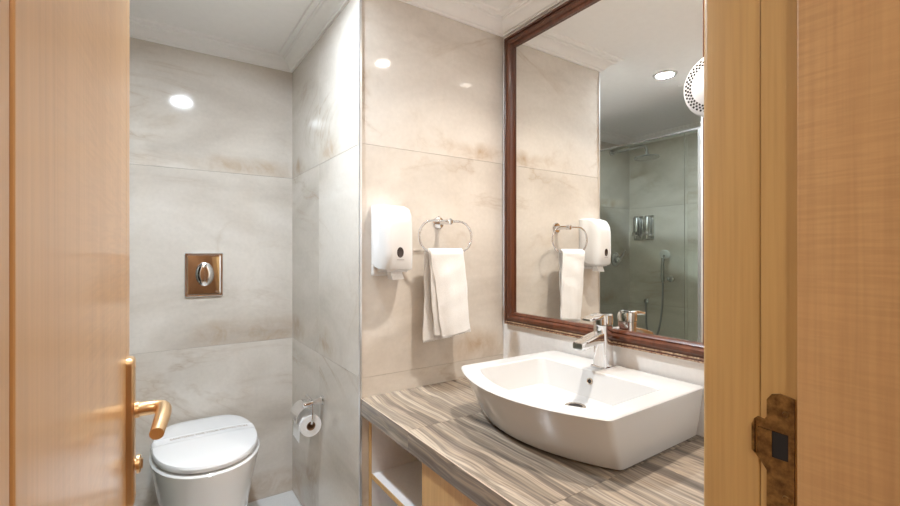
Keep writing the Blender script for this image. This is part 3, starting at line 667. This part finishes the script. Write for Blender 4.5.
# paper hygiene band across the lid
LIDP = [(0.0, LZ + 0.0004), (0.09, LZ), (0.145, 0.4985), (0.182, 0.4960), (0.196, 0.4922), (0.2005, 0.4842), (0.21, 0.470)]
def band_z(dx):
    a = abs(dx)
    for (p, z0), (q, z1) in zip(LIDP, LIDP[1:]):
        if a <= q: return z0 + (z1 - z0) * (a - p) / (q - p) + 0.0009
    return LIDP[-1][1]
by0, by1 = 2.196, 2.262
rings = []; xs_ = [tx + t_ * d_ for t_, L_s in ((-1, LIDP[::-1]), (1, LIDP[1:])) for d_ in [q[0] for q in L_s] if d_ < 0.205]
for k, x in enumerate(xs_):
    dx = x - tx; z = band_z(dx)
    rings.append([(x, by0, z), (x, by1, z), (x, by1, z + 0.0003), (x, by0, z + 0.0003)])
bd = empty('hygiene_band', (tx, 2.23, LZ), 'printed white paper band wrapped across the toilet lid', 'paper band')
obj('paper_strip', loft(bmesh.new(), rings), 'band_paper', bd, True, 60)
obj('lettering', text_mesh('SANITIZED FOR YOUR PROTECTION', 0.0200, lambda u, v: Vector((tx + 0.018 + u * 0.92, 2.232 + v * 1.25, band_z(0.018 + u * 0.92) + 0.0007))), 'tan_print', bd)

# flush plate
fx0, fx1, fz0, fz1 = 0.1375, 0.3045, 1.083, 1.297
fp = empty('flush_plate', ((fx0 + fx1) / 2, A, fz0), 'square chrome flush plate with oval button on the back wall', 'flush plate')
def frp(i, y): return [(x, y, z) for x, z in fillet([(fx0 + i, fz0 + i), (fx1 - i, fz0 + i), (fx1 - i, fz1 - i), (fx0 + i, fz1 - i)], 0.008, 4)]
obj('frame', loft(bmesh.new(), [frp(0, A), frp(0, A - 0.008), frp(0.003, A - 0.012), frp(0.009, A - 0.0115), frp(0.012, A - 0.008)]), 'chrome', fp, True, 30)
obj('face_plate', loft(bmesh.new(), [frp(0.0105, A - 0.007), frp(0.0105, A - 0.0100), frp(0.016, A - 0.0108)]), 'chrome', fp, True, 20)
bx, bz = (fx0 + fx1) / 2 + 0.002, 1.193
def half_oval(sg, s_, y):
    pts = [(bx + sg * (0.001 + 0.036 * s_ * math.cos(a)), y, bz + 0.054 * s_ * math.sin(a)) for a in [(-PI / 2 + PI * k / 18) for k in range(19)]]
    return pts
obj('button_rim', loft(bmesh.new(), [[(bx + r_ * 0.040 * math.cos(2 * PI * k / 32), A - y_, bz + r_ * 0.058 * math.sin(2 * PI * k / 32)) for k in range(32)] for r_, y_ in ((1.0, 0.010), (1.0, 0.0125), (0.95, 0.0135), (0.92, 0.0125))]), 'steel', fp, True)
for sg in (-1, 1):
    obj('flush_button', loft(bmesh.new(), [half_oval(sg, s_, A - y_) for s_, y_ in ((0.98, 0.011), (0.98, 0.015), (0.85, 0.0185), (0.5, 0.0205), (0.2, 0.021))]), 'chrome', fp, True, 60)

# toilet paper holder and roll
hy_, hz_ = 1.968, 0.636
th = empty('paper_holder', (B, hy_, 0.54), 'chrome toilet paper holder with cover on the narrow tiled wall', 'paper holder')
bm = bmesh.new(); lathe(bm, [(0.0001, 0), (0.021, 0.0), (0.021, 0.006), (0.0150, 0.009), (0.0140, 0.030), (0.0150, 0.082), (0.0125, 0.090), (0.006, 0.092)], (B, hy_, hz_), (-1, 0, -0.06), 20); obj('post', bm, 'chrome', th, True)
RX, RZc = 0.588, 0.544
obj('roll_arm', T_([(RX + 0.004, hy_ - 0.016, hz_ - 0.006), (RX + 0.004, hy_ - 0.020, hz_ - 0.03)] + bez([(RX, hy_ - 0.021, RZc + 0.02), (RX, hy_ - 0.022, RZc), (RX, hy_ - 0.005, RZc)], 6) + [(RX, hy_ + 0.10, RZc)], 0.0045, 10), 'chrome', th, True, 70)
bm = bmesh.new(); arc = []
for k in range(11):
    a = math.radians(75 + 115 * k / 10); arc.append((RX + 0.058 * math.cos(a), RZc + 0.016 + 0.060 * math.sin(a)))
sec = arc + [(x + (RX - x) * 0.03, z - 0.0012) for x, z in arc[::-1]]
obj('cover', loft(bm, [[(x, hy_ + 0.006, z) for x, z in sec], [(x, hy_ + 0.118, z) for x, z in sec]]), 'chrome', th, True, 50)
obj('cover_hinge', T_([(RX + 0.018, hy_ + 0.004, hz_ - 0.004), (RX + 0.018, hy_ + 0.118, hz_ - 0.004)], 0.006, 12), 'chrome', th, True, 60)
rl = empty('toilet_roll', (RX, hy_ + 0.045, RZc - 0.04), 'white toilet paper roll hanging on the chrome holder', 'toilet roll')
bm = bmesh.new(); lathe(bm, [(0.0195, 0.0), (0.046, 0.0), (0.047, 0.001), (0.047, 0.099), (0.046, 0.1), (0.0195, 0.1), (0.0195, 0.0)], (RX, hy_ - 0.006, RZc - 0.010), (0, 1, 0), 32, False); obj('paper_winding', bm, 'paper', rl, True, 40)
bm = bmesh.new(); lathe(bm, [(0.0165, -0.0003), (0.0193, -0.0003), (0.0193, 0.1003), (0.0165, 0.1003), (0.0165, -0.0003)], (RX, hy_ - 0.006, RZc - 0.010), (0, 1, 0), 24, False); obj('core', bm, 'cardboard', rl, True, 40)
x_ = RX - 0.0475
obj('loose_sheet', loft(bmesh.new(), [[(x_, hy_ - 0.004, RZc), (x_ - 0.0008, hy_ - 0.004, RZc), (x_ - 0.0008, hy_ + 0.092, RZc), (x_, hy_ + 0.092, RZc)], [(x_ - 0.003, hy_ - 0.003, RZc - 0.075), (x_ - 0.0038, hy_ - 0.003, RZc - 0.075), (x_ - 0.0038, hy_ + 0.092, RZc - 0.070), (x_ - 0.003, hy_ + 0.092, RZc - 0.070)]]), 'paper', rl)

# ================================================================ HAIR DRYER on the mirror wall, half hidden by the jamb
hyc, hzc, hxf = 0.576, 1.747, 1.215
hd = empty('hair_dryer', (D, hyc, 1.55), 'white round wall-mounted hair dryer beside the mirror, partly behind the door jamb', 'hair dryer')
bm = bmesh.new(); lathe(bm, [(0.014, 0.0), (0.014, 0.035), (0.060, 0.042), (0.080, 0.055), (0.087, 0.075), (0.087, 0.096), (0.082, 0.108), (0.076, 0.112), (0.056, 0.1145), (0.050, 0.118), (0.030, 0.124), (0.0001, 0.126)], (D, hyc, hzc), (-1, 0, 0), 40); bd_ = obj('motor_housing', bm, 'dryer_plastic', hd, True, 30)
for row, rr_ in ((0, 0.0605), (1, 0.067), (2, 0.0735)):
    n = 40
    for k in range(n):
        a = 2 * PI * (k + 0.5 * (row % 2)) / n
        if row == 0: k0 = a
        y_, z2 = hyc + rr_ * math.cos(a), hzc + rr_ * math.sin(a)
        if y_ < hyc: continue
        ca, sa = math.cos(a), math.sin(a); tl, tw_ = 0.0024, 0.0026
        q = [(tl, tw_), (-tl, tw_), (-tl, -tw_), (tl, -tw_)]
        xf = D - 0.1138 + (rr_ - 0.056) * 0.09
        obj('vent_slot', loft(bmesh.new(), [[(xf - d_, y_ + p_ * ca - t_ * sa, z2 + p_ * sa + t_ * ca) for p_, t_ in q] for d_ in (-0.001, 0.0012)]), 'black_hole', bd_)
obj('handle', loft(bmesh.new(), [rrect(1.285, hyc + 0.016, 0.022, 0.026, 0.014, hzc - 0.075), rrect(1.285, hyc + 0.018, 0.020, 0.024, 0.014, hzc - 0.12), rrect(1.287, hyc + 0.018, 0.017, 0.020, 0.012, hzc - 0.20), rrect(1.287, hyc + 0.018, 0.013, 0.015, 0.010, hzc - 0.215)]), 'dryer_plastic', hd, True)
pts = [(1.287, hyc + 0.018, hzc - 0.213), (1.287, hyc + 0.022, hzc - 0.30), (1.285, hyc + 0.030, hzc - 0.42)]
n = 90
for k in range(n + 1):
    a = 2 * PI * 9 * k / n; pts.append((1.28 + 0.011 * math.cos(a), hyc + 0.032 + 0.011 * math.sin(a), 1.300 - 0.185 * k / n))
pts += bez([(1.29, hyc + 0.03, 1.10), (1.29, hyc + 0.0, 1.03), (1.31, hyc - 0.05, 1.06), (1.325, hyc - 0.06, 1.30), (1.328, hyc - 0.03, 1.60), (1.328, hyc - 0.01, 1.745)], 16)
obj('coiled_cord', T_(pts, 0.0042, 8), 'dryer_plastic', hd, True, 80)

# ================================================================ SHOWER seen in the mirror
struct('floor_shower', B_(E_, L_ - 0.02, SH, A, 0.0, 0.06, 0.01), 'tray', 'low white shower tray behind the glass screen')
gx = L_
gs = empty('shower_screen', (gx, (SH + A) / 2, 0.06), 'green tinted glass shower screen with aluminium rails seen in the mirror', 'shower screen')
obj('bottom_rail', B_(gx - 0.018, gx + 0.010, SH + 0.002, A - 0.001, 0.06, 0.085), 'alu', gs)
obj('top_rail', B_(gx - 0.014, gx + 0.006, SH + 0.002, A - 0.001, 2.066, 2.075), 'steel', gs)
obj('wall_profile', B_(gx - 0.012, gx + 0.004, SH + 0.001, SH + 0.016, 0.085, 2.066), 'steel', gs)
obj('wall_profile', B_(gx - 0.016, gx + 0.008, A - 0.026, A - 0.001, 0.085, 2.066), 'alu', gs)
obj('glass_pane', B_(gx - 0.007, gx - 0.001, 1.505, A - 0.026, 0.085, 2.066), 'glass', gs)
obj('glass_pane', B_(gx - 0.007, gx - 0.001, SH + 0.016, 1.502, 0.085, 2.066), 'glass', gs)
sxx = -0.774
rs = empty('rain_shower', (sxx, A, 2.05), 'chrome rain shower head on a long wall arm seen in the mirror', 'shower head')
bm = bmesh.new(); lathe(bm, [(0.0001, 0), (0.03, 0), (0.03, 0.008), (0.016, 0.014)], (sxx, A, 2.195), (0, -1, 0), 20); obj('wall_flange', bm, 'steel', rs, True)
obj('arm', T_([(sxx, A - 0.01, 2.195), (sxx, 2.22, 2.197)] + bez([(sxx, 2.20, 2.197), (sxx, 2.153, 2.197), (sxx, 2.150, 2.15)], 6) + [(sxx, 2.150, 2.125)], 0.0125, 12), 'steel', rs, True, 70)
bm = bmesh.new(); lathe(bm, [(0.016, 0.045), (0.018, 0.02), (0.04, 0.012), (0.098, 0.004), (0.10, -0.004), (0.096, -0.008), (0.0001, -0.009)], (sxx, 2.150, 2.095), (0, 0.05, 1), 32); obj('head_disc', bm, 'steel', rs, True)
# two soap dispensers
for k, (a, b) in enumerate(((2.245, 2.332), (2.350, 2.437))):
    c_ = (a + b) / 2
    so = empty('soap_dispenser', (E_, c_, 1.41), ('chrome soap dispenser nearer the hand shower in the mirror' if k == 0 else 'chrome soap dispenser nearer the shower corner in the mirror'), 'soap dispenser', None)
    so['group'] = 'paired shower soap dispensers'
    obj('back_plate', B_(E_, E_ + 0.012, a, b, 1.412, 1.632, 0.004), 'steel', so, True)
    bm = bmesh.new(); lathe(bm, [(0.0001, 0.0), (0.024, 0.0), (0.028, 0.008), (0.028, 0.15), (0.022, 0.16), (0.0001, 0.162)], (E_ + 0.042, c_, 1.460), (0, 0, 1), 20); obj('bottle', bm, 'steel', so, True)
    obj('bracket', B_(E_ + 0.010, E_ + 0.075, c_ - 0.033, c_ + 0.033, 1.448, 1.460, 0.003), 'chrome', so, True)
    obj('push_button', loft(bmesh.new(), [yzr(E_ + 0.06, c_, 1.475, 0.020, 0.018, 0.008), yzr(E_ + 0.085, c_, 1.470, 0.016, 0.014, 0.008)]), 'chrome', so, True)
    obj('nozzle', T_([(E_ + 0.05, c_, 1.455), (E_ + 0.052, c_, 1.425)], 0.006, 10), 'chrome', so, True)
# hand shower
hs2 = empty('hand_shower', (E_, 2.10, 0.5), 'grey hand shower on its wall bracket with hanging hose seen in the mirror', 'hand shower')
bm = bmesh.new(); lathe(bm, [(0.0001, 0), (0.026, 0), (0.026, 0.012), (0.016, 0.018), (0.016, 0.05), (0.012, 0.056)], (E_, 2.09, 1.07), (1, 0, 0.1), 18); br = obj('bracket', bm, 'steel', hs2, True)
obj('bracket_lever', B_(E_ + 0.02, E_ + 0.045, 2.045, 2.075, 1.062, 1.078, 0.004), 'steel', br, True)
obj('handle', T_([(E_ + 0.055, 2.135, 1.045), (E_ + 0.060, 2.135, 1.10), (E_ + 0.068, 2.13, 1.18), (E_ + 0.075, 2.12, 1.25), (E_ + 0.082, 2.105, 1.285)], [0.013, 0.0145, 0.014, 0.015, 0.02], 14), 'steel', hs2, True, 70)
bm = bmesh.new(); lathe(bm, [(0.015, -0.025), (0.034, -0.014), (0.042, 0.0), (0.040, 0.008), (0.0001, 0.010)], (E_ + 0.088, 2.098, 1.285), (0.75, -0.35, -0.35), 24); hh = obj('spray_head', bm, 'white_plastic', hs2, True)
obj('hose', T_(bez([(E_ + 0.055, 2.135, 1.046), (E_ + 0.05, 2.14, 0.9), (E_ + 0.045, 2.135, 0.72), (E_ + 0.045, 2.18, 0.55), (E_ + 0.04, 2.22, 0.42), (E_ + 0.03, 2.30, 0.40), (E_ + 0.02, 2.32, 0.62), (E_ + 0.012, 2.32, 0.86)], 30), 0.008, 10), 'rubber', hs2, True, 80)
bm = bmesh.new(); lathe(bm, [(0.0001, 0), (0.022, 0), (0.022, 0.008), (0.012, 0.014)], (E_, 2.32, 0.86), (1, 0, 0), 16); obj('hose_outlet', bm, 'steel', hs2, True)
# shower mixer on the back wall
mx = empty('shower_mixer', (-0.835, A, 1.17), 'chrome shower mixer on the back wall, half hidden in the mirror', 'mixer')
bm = bmesh.new(); lathe(bm, [(0.0001, 0), (0.065, 0), (0.065, 0.006), (0.06, 0.010), (0.030, 0.012), (0.028, 0.045), (0.022, 0.052)], (-0.835, A, 1.235), (0, -1, 0), 28); obj('escutcheon', bm, 'steel', mx, True)
obj('lever', T_([(-0.835, A - 0.045, 1.235), (-0.860, A - 0.055, 1.275), (-0.885, A - 0.062, 1.315)], [0.013, 0.010, 0.008], 12), 'steel', mx, True, 70)

# ================================================================ CEILING LAMPS
def downlight(loc, r, col, strength, label):
    x, y = loc
    dl = empty('ceiling_lamp', (x, y, CEIL - 0.012), label, 'ceiling lamp')
    bm = bmesh.new(); lathe(bm, [(r, -0.004), (r + 0.004, -0.010), (r + 0.016, -0.008), (r + 0.020, 0.0), (r, 0.0), (r, -0.004)], (x, y, CEIL), (0, 0, 1), 36, False); obj('trim_ring', bm, 'white_plastic', dl, True)
    bm = bmesh.new(); lathe(bm, [(r, -0.0010), (r, -0.0045), (0.0001, -0.0050)], (x, y, CEIL), (0, 0, 1), 36); obj('lens', bm, emitter('lamp_lens', col, strength), dl)
    return dl
dl = downlight((1.055, 0.87), 0.032, COL_VANITY, LAMP_VANITY, 'warm recessed ceiling lamp above the sink')
al = bpy.data.lights.new('lamp_beam', 'AREA'); al.shape = 'DISK'; al.size = 0.056; al.energy = BEAM_VANITY; al.color = COL_VANITY; al.spread = math.radians(SPREAD_VANITY)
ao = bpy.data.objects.new('lamp_beam', al); COL.objects.link(ao); ao.parent = dl; ao.location = (0, 0, 0.0055)
downlight((0.18, 1.44), 0.046, COL_ALCOVE, LAMP_ALCOVE, 'cool recessed ceiling lamp in front of the toilet seen in the mirror')
downlight((0.10, -0.70), 0.080, COL_CORRIDOR, LAMP_CORRIDOR, 'recessed ceiling lamp in the corridor outside the door')
